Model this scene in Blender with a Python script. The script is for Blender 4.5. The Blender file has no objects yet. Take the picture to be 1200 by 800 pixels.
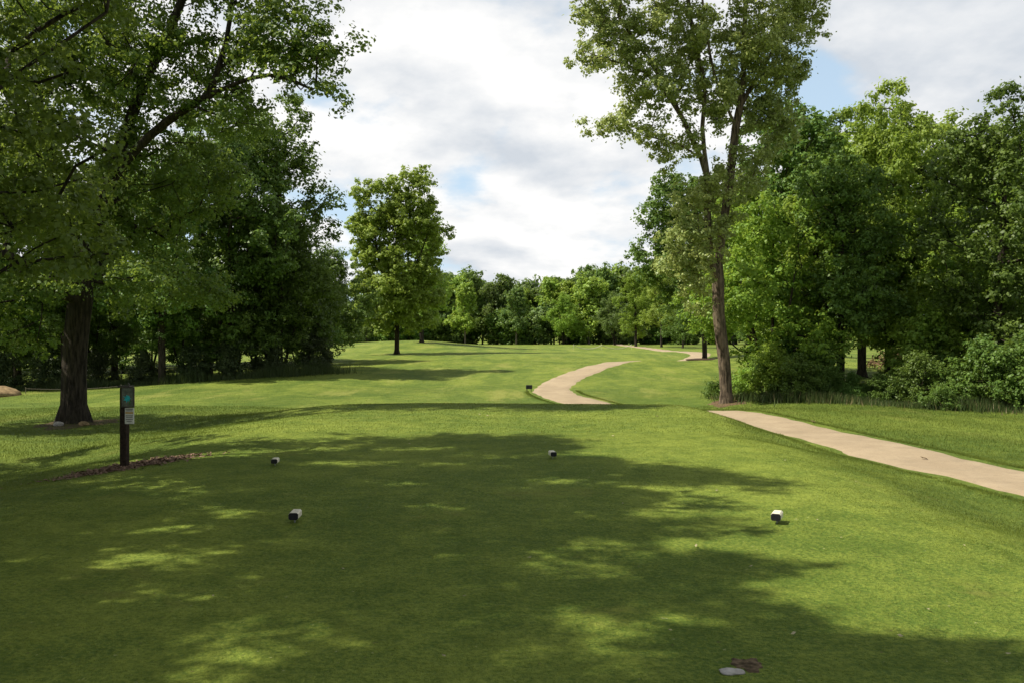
import bpy, math, random
import numpy as np
from mathutils import Vector
R = math.radians
S = bpy.context.scene
COL = S.collection
# ------------------------------------------------------------------ camera
CAMZ = 1.6
cd = bpy.data.cameras.new("camera"); cam = bpy.data.objects.new("camera", cd); COL.objects.link(cam)
cd.sensor_width = 36; cd.lens = 30; cd.clip_start = .05; cd.clip_end = 3000
cam.location = (0, 0, CAMZ); cam.rotation_euler = (R(90), 0, 0)
S.camera = cam
S.view_settings.view_transform = 'Standard'; S.view_settings.look = 'None'
S.view_settings.gamma = 1; S.view_settings.use_curve_mapping = False
S.view_settings.exposure = 0.50
S.cycles.max_bounces = 6; S.cycles.diffuse_bounces = 3; S.cycles.glossy_bounces = 1
S.cycles.transmission_bounces = 4; S.cycles.transparent_max_bounces = 4
S.cycles.caustics_reflective = False; S.cycles.caustics_refractive = False
# ------------------------------------------------------------------ sun
ELEV = 52; AZ = -6          # the sun stands to the left, a little beyond the camera's side
sv = Vector((-math.cos(R(ELEV))*math.cos(R(AZ)), math.cos(R(ELEV))*math.sin(R(AZ)), math.sin(R(ELEV))))
sl = bpy.data.lights.new("sun", 'SUN'); sl.energy = 5.0; sl.angle = R(0.5); sl.color = (1, .93, .80)
so = bpy.data.objects.new("sun", sl); COL.objects.link(so)
so.rotation_euler = (-sv).to_track_quat('-Z', 'Y').to_euler(); so.location = (-30, 10, 40)
# ------------------------------------------------------------------ world
W = bpy.data.worlds.new("World"); S.world = W; W.use_nodes = True
nt = W.node_tree; nt.nodes.clear()
def N(t, **kw):
    n = nt.nodes.new(t)
    for k, v in kw.items(): setattr(n, k, v)
    return n
def mth(op, a, b=None, clamp=False, c=None):
    n = N('ShaderNodeMath', operation=op, use_clamp=clamp)
    for i, v in enumerate((a, b, c)):
        if v is None: continue
        if isinstance(v, (int, float)): n.inputs[i].default_value = v
        else: nt.links.new(v, n.inputs[i])
    return n.outputs[0]
def mixc(f, a, b):
    n = N('ShaderNodeMix', data_type='RGBA')
    for i, v in ((0, f), (6, a), (7, b)):
        if isinstance(v, (int, float)): n.inputs[i].default_value = v
        elif isinstance(v, tuple): n.inputs[i].default_value = (*v, 1)
        else: nt.links.new(v, n.inputs[i])
    return n.outputs[2]
def maprange(v, a, b, c=0., d=1., smooth=True):
    n = N('ShaderNodeMapRange', interpolation_type='SMOOTHSTEP' if smooth else 'LINEAR')
    nt.links.new(v, n.inputs[0])
    for i, q in enumerate((a, b, c, d)): n.inputs[i+1].default_value = q
    return n.outputs[0]
sky = N('ShaderNodeTexSky', sky_type='NISHITA', sun_disc=False)
sky.sun_elevation = R(ELEV); sky.sun_rotation = R(-(90-AZ)); sky.air_density = 1; sky.dust_density = .6; sky.ozone_density = 1.5
tc = N('ShaderNodeTexCoord'); sp = N('ShaderNodeSeparateXYZ'); nt.links.new(tc.outputs['Generated'], sp.inputs[0])
zc = mth('MAXIMUM', sp.outputs[2], 0.0)
den = mth('ADD', zc, .28)
px_ = mth('DIVIDE', sp.outputs[0], den); py_ = mth('DIVIDE', sp.outputs[1], den)
cb = N('ShaderNodeCombineXYZ'); nt.links.new(px_, cb.inputs[0]); nt.links.new(py_, cb.inputs[1])
def noise(vec, scale, detail, rough, off=(0, 0, 0), dist=0.):
    m = N('ShaderNodeMapping'); m.inputs['Location'].default_value = off
    nt.links.new(vec, m.inputs[0])
    n = N('ShaderNodeTexNoise'); n.inputs['Scale'].default_value = scale; n.inputs['Detail'].default_value = detail
    n.inputs['Roughness'].default_value = rough; n.inputs['Distortion'].default_value = dist
    nt.links.new(m.outputs[0], n.inputs['Vector']); return n.outputs['Fac']
CO = (1.3, 4.1, 0)
n1 = noise(cb.outputs[0], 1.7, 10, .54, CO, .1)
n1b = noise(cb.outputs[0], 1.7, 10, .54, (CO[0]+.05, CO[1]-.09, 0), .1)     # the same field a little further out: gives each puff a lit top and a grey base
n2 = noise(cb.outputs[0], 2.1, 8, .58, (7, 2, 3), .4)
def lobe(px, py, rad):
    """0..1 bump around a direction of the sky"""
    d = Vector(((px-600)/1000, 1, (400-py)/1000)).normalized()
    v = N('ShaderNodeVectorMath', operation='DISTANCE'); nt.links.new(tc.outputs['Generated'], v.inputs[0])
    v.inputs[1].default_value = d
    return maprange(v.outputs[1], rad, 0, 0, 1)
cover = mth('ADD', n1, .050)
for a in ((500, 60, .30, .12), (700, 150, .14, .06), (900, 250, .25, .05), (1120, 40, .22, .11), (640, 250, .2, .05),
          (598, 142, .045, -.15), (945, 108, .08, -.18), (500, 200, .14, .07), (545, 218, .05, -.10), (700, 185, .05, -.08), (420, 300, .07, -.10), (850, 190, .14, -.08), (560, 215, .10, -.06), (440, 290, .12, -.07), (420, 160, .08, -.05)):
    cover = mth('ADD', cover, mth('MULTIPLY', lobe(*a[:3]), a[3]))
dens = maprange(mth('ADD', cover, mth('MULTIPLY', mth('SUBTRACT', n2, .5), .22)), .43, .56)
light = mth('SUBTRACT', n1, n1b)                # > 0 on the side that faces the sun
shade = mth('ADD', mth('MULTIPLY', light, 5.2), mth('MULTIPLY', mth('SUBTRACT', n2, .5), 1.2))
thick = maprange(cover, .55, .80)
bright = mth('ADD', mth('SUBTRACT', .79, mth('MULTIPLY', thick, .16)), shade, clamp=True)
bright = mth('SUBTRACT', bright, mth('MULTIPLY', lobe(1120, 60, .36), .42), clamp=True)
ccol = mixc(bright, (5.4, 5.8, 6.3), (8.5, 8.45, 8.35))
hz = maprange(zc, .0, .6, .80, .50)
skyc = mixc(hz, sky.outputs[0], (5.6, 7.2, 8.6))
# clouds away from the bright half of the sky are dimmer
up = maprange(sp.outputs[2], .45, .95, 1., .45)
back = maprange(sp.outputs[1], -.6, .4, .5, 1.)
fall = mth('MULTIPLY', up, back)
vs = N('ShaderNodeVectorMath', operation='SCALE'); nt.links.new(ccol, vs.inputs[0]); nt.links.new(fall, vs.inputs[3])
final = mixc(dens, skyc, vs.outputs[0])
bg = N('ShaderNodeBackground'); bg.inputs[1].default_value = .086
out = N('ShaderNodeOutputWorld'); nt.links.new(final, bg.inputs[0]); nt.links.new(bg.outputs[0], out.inputs[0])

# ------------------------------------------------------------------ helpers
def P(px, py, d):
    """the point at distance d along the view through a spot of the 1200 x 800 photograph"""
    return np.array(((px-600)/1000*d, d, CAMZ+(400-py)/1000*d))
def tag(o, label=None, cat=None, group=None, kind=None):
    if label: o['label'] = label
    if cat: o['category'] = cat
    if group: o['group'] = group
    if kind: o['kind'] = kind
    return o
def empty(name, loc, rz=0):
    o = bpy.data.objects.new(name, None); o.location = loc; o.rotation_euler = (0, 0, rz); o.empty_display_size = .2
    COL.objects.link(o); return o
def mesh_np(name, V, F, mat, parent=None, smooth=False, attr=None):
    """V (n,3), F (m,k): one mesh object"""
    me = bpy.data.meshes.new(name); V = np.asarray(V, dtype=np.float32); F = np.asarray(F, dtype=np.int32)
    m, k = F.shape
    me.vertices.add(len(V)); me.vertices.foreach_set('co', V.ravel())
    me.loops.add(m*k); me.loops.foreach_set('vertex_index', F.ravel())
    me.polygons.add(m); me.polygons.foreach_set('loop_start', np.arange(0, m*k, k, dtype=np.int32))
    if smooth: me.polygons.foreach_set('use_smooth', np.ones(m, dtype=bool))
    me.update(calc_edges=True)
    if attr is not None:
        for an, av in attr.items():
            a = me.attributes.new(an, 'FLOAT', 'POINT'); a.data.foreach_set('value', np.asarray(av, dtype=np.float32))
    me.materials.append(mat)
    o = bpy.data.objects.new(name, me); COL.objects.link(o)
    if parent is not None: o.parent = parent
    return o
class MB:
    """collects boxes, prisms and tubes into one mesh"""
    def __init__(s): s.v = []; s.f = []
    def add(s, v, f):
        b = len(s.v); s.v += [tuple(p) for p in v]; s.f += [tuple(i+b for i in q) for q in f]
    def box(s, c, d, bev=0):
        x, y, z = c; a, b, h = d[0]/2, d[1]/2, d[2]/2
        if bev <= 0:
            v = [(x+i*a, y+j*b, z+k*h) for k in (-1, 1) for j in (-1, 1) for i in (-1, 1)]
            s.add(v, [(0, 2, 3, 1), (4, 5, 7, 6), (0, 1, 5, 4), (2, 6, 7, 3), (0, 4, 6, 2), (1, 3, 7, 5)]); return
        def ring(a, b, zz, e):
            return [(x+p, y+q, zz) for p, q in ((-a+e, -b), (a-e, -b), (a, -b+e), (a, b-e), (a-e, b), (-a+e, b), (-a, b-e), (-a, -b+e))]
        v = ring(a-bev, b-bev, z-h, bev)+ring(a, b, z-h+bev, bev)+ring(a, b, z+h-bev, bev)+ring(a-bev, b-bev, z+h, bev)
        f = [tuple(range(7, -1, -1)), tuple(range(24, 32))]
        for r in range(3):
            for i in range(8): f.append((r*8+i, r*8+(i+1) % 8, r*8+8+(i+1) % 8, r*8+8+i))
        s.add(v, f)
    def prism_y(s, pts, y0, y1):
        """outline in x-z pulled along y"""
        n = len(pts); v = [(p[0], y0, p[1]) for p in pts]+[(p[0], y1, p[1]) for p in pts]
        s.add(v, [tuple(range(n)), tuple(range(2*n-1, n-1, -1))]+[(i, i+n, (i+1) % n+n, (i+1) % n) for i in range(n)])
    def tube(s, pts, rad, sides=8):
        pts = [Vector(p) for p in pts]; n = len(pts)
        rad = rad if hasattr(rad, '__len__') else [rad]*n
        v = []; ref = None
        for i, p in enumerate(pts):
            t = (pts[min(i+1, n-1)]-pts[max(i-1, 0)]).normalized()
            if ref is None: ref = t.orthogonal().normalized()
            ref = (ref-t*ref.dot(t)).normalized(); b = t.cross(ref)
            for k in range(sides):
                a = 2*math.pi*k/sides; v.append(p+(ref*math.cos(a)+b*math.sin(a))*rad[i])
        f = [tuple(range(sides-1, -1, -1)), tuple(range((n-1)*sides, n*sides))]
        for i in range(n-1):
            for k in range(sides):
                f.append((i*sides+k, i*sides+(k+1) % sides, (i+1)*sides+(k+1) % sides, (i+1)*sides+k))
        s.add(v, f)
    def build(s, name, mat, parent=None, smooth=False):
        me = bpy.data.meshes.new(name); me.from_pydata(s.v, [], s.f); me.update()
        if smooth: me.polygons.foreach_set('use_smooth', [True]*len(me.polygons))
        me.materials.append(mat); o = bpy.data.objects.new(name, me); COL.objects.link(o)
        if parent is not None: o.parent = parent
        return o
# ------------------------------------------------------------------ materials
def newmat(name):
    global nt
    m = bpy.data.materials.new(name); m.use_nodes = True; nt = m.node_tree; nt.nodes.clear(); return m
def pos(): return N('ShaderNodeNewGeometry').outputs['Position']
def bump(h, strength, dist=.02):
    b = N('ShaderNodeBump'); b.inputs['Strength'].default_value = strength; b.inputs['Distance'].default_value = dist
    nt.links.new(h, b.inputs['Height']); return b.outputs[0]
def principled(col, rough=.8, normal=None, spec=.3, alpha=None):
    b = N('ShaderNodeBsdfPrincipled'); b.inputs['Roughness'].default_value = rough; b.inputs['Specular IOR Level'].default_value = spec
    if isinstance(col, tuple): b.inputs['Base Color'].default_value = (*col, 1)
    else: nt.links.new(col, b.inputs['Base Color'])
    if normal is not None: nt.links.new(normal, b.inputs['Normal'])
    return b.outputs[0]
def finish(sh):
    o = N('ShaderNodeOutputMaterial'); nt.links.new(sh, o.inputs[0])
def plain(name, col, rough=.6, var=.25, scale=30, spec=.3):
    m = newmat(name); n = noise(pos(), scale, 4, .6)
    c = mixc(maprange(n, .3, .7), tuple(x*(1-var) for x in col), tuple(min(1, x*(1+var)) for x in col))
    finish(principled(c, rough, bump(n, .3, .004), spec)); return m
def leafmat(name, dark, light, trans, tf=.38, rough=.45):
    m = newmat(name); g = N('ShaderNodeNewGeometry')
    oi = N('ShaderNodeObjectInfo')
    big = noise(g.outputs['Position'], .55, 3, .5)
    f = mth('ADD', mth('MULTIPLY', g.outputs['Random Per Island'], .65), mth('MULTIPLY', maprange(big, .35, .65), .35))
    c = mixc(f, dark, light)
    hs = N('ShaderNodeHueSaturation'); nt.links.new(c, hs.inputs['Color'])
    nt.links.new(mth('ADD', mth('MULTIPLY', oi.outputs['Random'], .03), .485), hs.inputs['Hue'])
    nt.links.new(mth('ADD', mth('MULTIPLY', oi.outputs['Random'], .35), .83), hs.inputs['Value'])
    a = principled(hs.outputs[0], rough+.08, None, .32)
    t = N('ShaderNodeBsdfTranslucent'); tm = mixc(mth('MULTIPLY', g.outputs['Random Per Island'], .6), trans, light)
    nt.links.new(tm, t.inputs[0])
    mx = N('ShaderNodeMixShader'); mx.inputs[0].default_value = tf
    nt.links.new(a, mx.inputs[1]); nt.links.new(t.outputs[0], mx.inputs[2]); finish(mx.outputs[0]); return m
def barkmat(name, dark, light):
    m = newmat(name); mp = N('ShaderNodeMapping'); mp.inputs['Scale'].default_value = (9, 9, 1.6)
    tcn = N('ShaderNodeTexCoord'); nt.links.new(tcn.outputs['Object'], mp.inputs[0])
    v = N('ShaderNodeTexNoise'); v.inputs['Scale'].default_value = 1.6; v.inputs['Detail'].default_value = 6; v.inputs['Roughness'].default_value = .65
    nt.links.new(mp.outputs[0], v.inputs[0])
    big = noise(tcn.outputs['Object'], .8, 3, .5)
    c = mixc(maprange(v.outputs[0], .36, .62), dark, light)
    c = mixc(mth('MULTIPLY', maprange(big, .45, .7), .4), c, tuple(x*.6 for x in (light[0]*.9, light[1]*1.15, light[2]*.8)))
    finish(principled(c, .9, bump(v.outputs[0], 1, .05), .15)); return m
LEAF = dict(
    maple=leafmat('leaf_left', (0.051, 0.100, 0.017), (0.146, 0.210, 0.034), (0.336, 0.439, 0.058), 0.36),
    oak=leafmat('leaf_wood', (0.061, 0.122, 0.024), (0.149, 0.237, 0.040), (0.273, 0.389, 0.057), 0.30),
    cotton=leafmat('leaf_cottonwood', (0.185, 0.258, 0.073), (0.405, 0.454, 0.136), (0.542, 0.592, 0.169), 0.30, .36),
    poplar=leafmat('leaf_poplar', (0.145, 0.238, 0.037), (0.310, 0.424, 0.062), (0.488, 0.600, 0.089), 0.34),
    bright=leafmat('leaf_bright', (0.107, 0.206, 0.025), (0.257, 0.369, 0.045), (0.437, 0.578, 0.070), 0.34),
    grey=leafmat('leaf_grey', (0.046, 0.070, 0.027), (0.099, 0.130, 0.046), (0.125, 0.177, 0.042), .30),
    far=leafmat('leaf_far', (0.081, 0.140, 0.041), (0.175, 0.240, 0.061), (0.262, 0.378, 0.058), .36),
)
BARK = dict(dark=barkmat('bark_dark', (.016, .013, .010), (.060, .048, .036)),
            brown=barkmat('bark_brown', (.050, .038, .027), (.205, .155, .110)),
            pale=barkmat('bark_pale', (.07, .06, .05), (.22, .19, .155)))
# ------------------------------------------------------------------ terrain height
CP = np.array([(-10, -12, -.5), (-10, 0, -.5), (-10, 10, -.5), (-11.3, 22, -.49), (-16, 14, -.6), (-22, 25, -.75), (0, 28, -.62), (2.8, 31, -.6), (-4, 29, -.58),
    (7, 12, -.35), (6.6, 16.5, -.36), (6, 24, -.40), (7, 28, -.40), (4.9, 26.8, -.72), (3.5, 29, -.74), (13, 22, -.38), (13, 14, -.4), (11, 9, -.4), (8, 0, -.35), (8, -12, -.35), (20, 20, -.4), (20, 33, -.2),
    (1.6, 38, -.49), (-2, 38, -.5), (-10, 32, -.5), (-18, 32, -.6), (-27, 45, -.85), (-18, 45, -.5), (-10, 45, -.10), (-3, 45, -.30), (2.6, 45, -.06), (7, 52, .40), (2, 52, .12),
    (9.2, 56.5, .02), (12.2, 61.2, .10), (10.2, 52.2, .44), (13.6, 54, .46), (14.6, 65.5, .58), (15.5, 60, .58), (9, 68, .60), (5, 62, .42), (11, 44, .0), (-9.5, 70, .55), (-5, 80, .9), (-11, 92, 1.72), (-17, 90, 1.3), (-3, 95, 1.15), (2, 82, .62), (15.3, 85, .67),
    (16.5, 110, .83), (17, 140, 1.04), (0, 112, 1.0), (-34, 110, .8), (-32, 72, 0), (0, 170, 1.0), (50, 170, 1.0), (-60, 170, 1.0), (42, 80, .6), (24, 60, .45), (42, 45, .2), (32, 28, -.2),
    (-60, 40, -.8), (-60, 0, -.8), (60, 0, -.3), (60, 120, .8), (-80, 110, .6), (-150, 170, .8), (150, 170, .9), (-200, 0, -.5), (200, 0, 0), (0, -60, -.4), (0, 300, 1.1), (-250, 450, 1), (250, 450, 1)], dtype=float)
def _tps(r2): return .5*r2*np.log(r2+1e-9)
_A = CP[:, :2]; _K = _tps(((_A[:, None]-_A[None])**2).sum(-1)); _n = len(CP)
_M = np.zeros((_n+3, _n+3)); _M[:_n, :_n] = _K+np.eye(_n)*.06; _M[:_n, _n] = 1; _M[:_n, _n+1:] = _A; _M[_n, :_n] = 1; _M[_n+1:, :_n] = _A.T
_w = np.linalg.solve(_M, np.concatenate([CP[:, 2], np.zeros(3)]))
def sstep(a, b, x):
    t = np.clip((x-a)/(b-a), 0, 1); return t*t*(3-2*t)
def teemask(x, y):
    """0 on the tee, 1 off it"""
    wob = .12*np.sin(y*.9)+.08*np.sin(y*2.1+1)
    r = sstep(3.5, 6.0, x+wob-.75*np.exp(-((y-21.5)/3.0)**2)*(1-sstep(4.2, 5.6, x))); l = sstep(-3.9, -9.0, x+wob*2); e = sstep(21.4, 28.4, y+.25*np.sin(x*.7)+.10*np.maximum(0, np.abs(x+.3)-2)**1.6); b = sstep(-7, -11, y)
    return 1-(1-r)*(1-l)*(1-e)*(1-b)
def ground(x, y):
    x = np.atleast_1d(np.asarray(x, float)); y = np.atleast_1d(np.asarray(y, float)); z = np.zeros_like(x)
    for s in range(0, len(x), 40000):
        a, b = x[s:s+40000], y[s:s+40000]
        k = _tps((a[:, None]-_A[None, :, 0])**2+(b[:, None]-_A[None, :, 1])**2)
        z[s:s+40000] = k@_w[:_n]+_w[_n]+_w[_n+1]*a+_w[_n+2]*b
    m = teemask(x, y)
    lump = .022*np.sin(x*.83+1.3*np.sin(y*.31))*np.cos(y*.57+.9*np.sin(x*.37))+.012*np.sin(x*1.9+y*1.3)
    tee = .008*np.sin(x*.8)*np.sin(y*.6)
    return tee*(1-m)+m*(z+lump)+7*sstep(182, 240, y)
def gz(x, y): return float(ground(x, y)[0])
def axis(segs):
    out = []
    for a, b, st in segs: out += list(np.arange(a, b, st))
    out.append(segs[-1][1]); return np.array(out)
xs = axis([(-600, -200, 40), (-200, -60, 8), (-60, -25, 1.5), (-25, -12, .6), (-12, 14, .3), (14, 30, .7), (30, 60, 1.5), (60, 200, 8), (200, 600, 40)])
ys = axis([(-60, -10, 3), (-10, 0, 1), (0, 36, .3), (36, 70, .6), (70, 130, 1.2), (130, 200, 2.5), (200, 400, 15), (400, 900, 50)])
X, Y = np.meshgrid(xs, ys); Z = ground(X.ravel(), Y.ravel())
nx, ny = len(xs), len(ys)
I = (np.arange(ny-1)[:, None]*nx+np.arange(nx-1)[None]).ravel()
# turf colours
TURF = ((.082, .132, .020), (.242, .286, .046))
ROUGH = ((.056, .096, .016), (.185, .232, .038))
def turfcolor(posn, blade=False):
    at = N('ShaderNodeAttribute'); at.attribute_name = 'rough'
    big = noise(posn, .22, 4, .55, (3, 1, 0)); mid = noise(posn, 1.7, 5, .6); fine = noise(posn, 30, 4, .75); fine2 = noise(posn, 9, 4, .65)
    f = mth('ADD', mth('MULTIPLY', maprange(big, .38, .62), .30), mth('MULTIPLY', maprange(mid, .35, .65), .28))
    f = mth('ADD', f, mth('MULTIPLY', maprange(fine2, .3, .7), .24))
    f = mth('ADD', mth('MULTIPLY', f, 1.15), mth('MULTIPLY', mth('SUBTRACT', maprange(fine, .36, .64), .5), .62), clamp=True)
    c = mixc(at.outputs['Fac'], mixc(f, *TURF), mixc(f, *ROUGH))
    st = N('ShaderNodeSeparateXYZ'); nt.links.new(posn, st.inputs[0])
    sw = mth('SINE', mth('ADD', mth('MULTIPLY', st.outputs[1], .95), mth('MULTIPLY', st.outputs[0], .28)))
    c = mixc(mth('MULTIPLY', maprange(sw, -.3, .3), mth('MULTIPLY', maprange(st.outputs[1], 26, 34), .16)), c, (.235, .262, .045))
    ms = N('ShaderNodeMapping'); ms.inputs['Scale'].default_value = (.55, .16, .3); nt.links.new(posn, ms.inputs[0])
    strk = noise(ms.outputs[0], 1., 7, .68); far_ = maprange(st.outputs[1], 12, 30)
    c = mixc(mth('MULTIPLY', maprange(strk, .48, .62), mth('MULTIPLY', far_, .62)), c, (.072, .118, .018))
    c = mixc(mth('MULTIPLY', maprange(strk, .46, .34), mth('MULTIPLY', far_, .50)), c, (.29, .285, .075))
    sc_ = noise(posn, 3.4, 4, .7, (2, 2, 9)); c = mixc(mth('MULTIPLY', maprange(sc_, .42, .66), .30), c, (.062, .100, .012))
    # worn, yellowish and clover-dark patches
    w = noise(posn, .9, 5, .7, (11, 5, 2)); c = mixc(mth('MULTIPLY', maprange(w, .60, .74), .35), c, (.24, .215, .055))
    w2 = noise(posn, .6, 5, .7, (1, 15, 2)); c = mixc(mth('MULTIPLY', maprange(w2, .58, .70), .35), c, (.055, .10, .012))
    spk = noise(posn, 17, 3, .8, (4, 9, 1)); c = mixc(mth('MULTIPLY', maprange(spk, .665, .70), .7), c, (.11, .085, .04))
    spl = noise(posn, 13, 3, .8, (14, 3, 1)); c = mixc(mth('MULTIPLY', maprange(spl, .68, .71), .6), c, (.40, .38, .20))
    return c, fine, fine2, mid
m = newmat('turf'); p_ = pos(); c, fine, fine2, mid = turfcolor(p_)
h = mth('ADD', mth('MULTIPLY', fine, .5), mth('ADD', fine2, mth('MULTIPLY', mid, 2.)))
finish(principled(c, .85, bump(h, .8, .05), .10)); M_TURF = m
gr = mesh_np('ground', np.stack([X.ravel(), Y.ravel(), Z], 1), np.stack([I, I+1, I+1+nx, I+nx], 1), M_TURF, smooth=True,
             attr={'rough': sstep(.15, .5, teemask(X.ravel(), Y.ravel()))*(1-.75*sstep(34, 44, Y.ravel())*sstep(-40, -12, X.ravel())*(1-sstep(18, 30, X.ravel())))})
tag(gr, kind='structure')
# ------------------------------------------------------------------ cart path
def catmull(pts, step=.35):
    pts = [np.array(p, float) for p in pts]; pts = [2*pts[0]-pts[1]]+pts+[2*pts[-1]-pts[-2]]; out = []
    for i in range(1, len(pts)-2):
        n = max(2, int(np.linalg.norm(pts[i+1]-pts[i])/step))
        for k in range(n):
            t = k/n; a, b, c, d = pts[i-1:i+3]
            out.append(.5*((2*b)+(c-a)*t+(2*a-5*b+4*c-d)*t*t+(3*b-a-3*c+d)*t**3))
    out.append(pts[-2]); return np.array(out)
m = newmat('path_gravel'); p_ = pos(); a = noise(p_, 60, 4, .7); b = noise(p_, 1.2, 5, .6); d = noise(p_, 8, 5, .7, (3, 3, 1))
c = mixc(mth('ADD', mth('MULTIPLY', maprange(a, .3, .7), .5), mth('MULTIPLY', maprange(b, .3, .7), .5)), (.275, .212, .138), (.41, .325, .215))
c = mixc(mth('MULTIPLY', maprange(d, .55, .72), .5), c, (.21, .16, .105))
e_ = noise(p_, 2.6, 6, .75, (8, 1, 1)); c = mixc(mth('MULTIPLY', maprange(e_, .52, .66), .42), c, (.235, .19, .13)); g_ = noise(p_, 140, 2, .5); c = mixc(mth('MULTIPLY', maprange(g_, .60, .68), .6), c, (.14, .11, .08))
finish(principled(c, .9, bump(mth('ADD', a, d), .5, .015), .15)); M_PATH = m
def path_mesh(name, pts, width, lift, label=None):
    c = catmull(pts); n = len(c); t = np.gradient(c, axis=0); t /= np.linalg.norm(t, axis=1)[:, None]; nr = np.stack([t[:, 1], -t[:, 0]], 1)
    s = np.arange(n)*.35; rg = np.random.default_rng(len(name))
    k = 9; V = []
    wl = width/2+.05*np.sin(s*1.7)+.04*np.sin(s*4.1+1)+rg.normal(0, .018, n); wr = width/2+.05*np.sin(s*1.3+2)+.04*np.sin(s*4.7)+rg.normal(0, .018, n)
    us = np.linspace(-1, 1, k)
    for u in us:
        off = np.where(u < 0, wl, wr)*u; q = c+nr*off[:, None]
        V.append(np.column_stack([q, ground(q[:, 0], q[:, 1])+lift-(.05+lift if abs(u) == 1 else 0)-.0*u]))
    V = np.stack(V, 1).reshape(-1, 3); i = (np.arange(n-1)[:, None]*k+np.arange(k-1)[None]).ravel()
    o = mesh_np(name, V, np.stack([i, i+1, i+1+k, i+k], 1), M_PATH, smooth=True); tag(o, kind='structure'); return c
PC = path_mesh('path', [(8.6, 2), (7.9, 7), (7.1, 11.9), (6.75, 13.6), (6.55, 16.5), (6.15, 20.7), (5.85, 24), (4.9, 26.8), (3.3, 29.2), (2.3, 31.6), (1.78, 34.8), (1.82, 38), (2.6, 41.8), (4.3, 46.4), (6.5, 51.2),
                        (9.2, 56.5), (12.2, 61.2), (14.2, 64.5), (14.8, 69), (14.6, 76), (15.3, 86), (16.2, 98), (16.6, 112), (16.9, 126), (17.6, 142), (20, 160)], 1.9, .022)
def path_dist(x, y):
    d = np.full(len(x), 1e9)
    for s in range(0, len(x), 50000):
        q = np.column_stack([x[s:s+50000], y[s:s+50000]]); d[s:s+50000] = np.sqrt(((q[:, None]-PC[None, ::3])**2).sum(-1).min(1))
    return d
# ------------------------------------------------------------------ grass blades (short turf near the camera, taller off the tee)
def bladesmat(name):
    m = newmat(name); p = pos(); c, *_r = turfcolor(p); g = N('ShaderNodeNewGeometry')
    c = mixc(mth('MULTIPLY', g.outputs['Random Per Island'], .55), c, (.20, .235, .028))
    a = principled(c, .6, None, .25); t = N('ShaderNodeBsdfTranslucent'); nt.links.new(c, t.inputs[0])
    mx = N('ShaderNodeMixShader'); mx.inputs[0].default_value = .3; nt.links.new(a, mx.inputs[1]); nt.links.new(t.outputs[0], mx.inputs[2]); finish(mx.outputs[0]); return m
M_BLADE = bladesmat('blades')
def blades(name, x, y, h, wd, seed, label, mat=M_BLADE, lean=.45, attr=True, three=False):
    rg = np.random.default_rng(seed); n = len(x); z = ground(x, y)-.003
    a = rg.uniform(0, 2*np.pi, n); b = rg.uniform(0, 2*np.pi, n); hh = h*rg.uniform(.5, 1.25, n); ww = wd*rg.uniform(.6, 1.2, n)
    dx, dy = np.cos(a)*ww/2, np.sin(a)*ww/2; ln = rg.uniform(0, lean, n)*hh
    c = np.stack([x, y, z], 1); e = np.stack([dx, dy, 0*dx], 1)
    tip = c+np.stack([np.cos(b)*ln, np.sin(b)*ln, hh], 1)
    V = np.stack([c-e, c+e, tip], 1).reshape(-1, 3); F = np.arange(3*n).reshape(-1, 3)
    at = {'rough': np.repeat(sstep(.15, .5, teemask(x, y)), 3)} if attr else None
    o = mesh_np(name, V, F, mat, attr=at); tag(o, label, 'grass', kind='stuff'); return o
rg = np.random.default_rng(5)
def scatter(n, d0, d1, lim=.64):
    """even per square metre of ground in the wedge in front of the camera"""
    d = np.sqrt(rg.uniform(d0**2, d1**2, n)); return rg.uniform(-lim, lim, n)*d, d
def turf_band(n, d0, d1, h, w, seed, name):
    x, y = scatter(n, d0, d1); k = path_dist(x, y) > .98; x, y = x[k], y[k]
    mm = sstep(.15, .5, teemask(x, y)); hh = h*(1+.9*mm)
    return blades(name, x, y, hh, w, seed, None)
for i, (n, a, b, h, w, lab) in enumerate(((330000, 3.6, 8, .0095, .0034, 'closely mown tee grass nearest the camera'), (260000, 8, 15, .012, .0058, 'short grass round the tee markers and beside the near path'),
                                     (110000, 28, 62, .013, .018, 'grass of the fairway and path surrounds beyond the tee'), (200000, 15, 28, .022, .011, 'grass at the far end of the tee and along the path bend'))):
    o = turf_band(n, a, b, h, w, i+20, 'grass'); o['label'] = lab
# longer fringe along the path edges
t = rg.uniform(0, 1, 60000); k = (t*(len(PC)*.22-1)).astype(int); side = rg.choice([-1, 1], len(k))
tt = np.gradient(PC, axis=0); tt /= np.linalg.norm(tt, axis=1)[:, None]
q = PC[k]+np.stack([tt[k, 1], -tt[k, 0]], 1)*(side*(1.0+np.abs(rg.normal(0, .09, len(k)))))[:, None]+tt[k]*rg.uniform(-.2, .2, len(k))[:, None]
blades('grass', q[:, 0], q[:, 1], .035, .007, 77, 'ragged longer grass fringe along both edges of the tan path')

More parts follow.
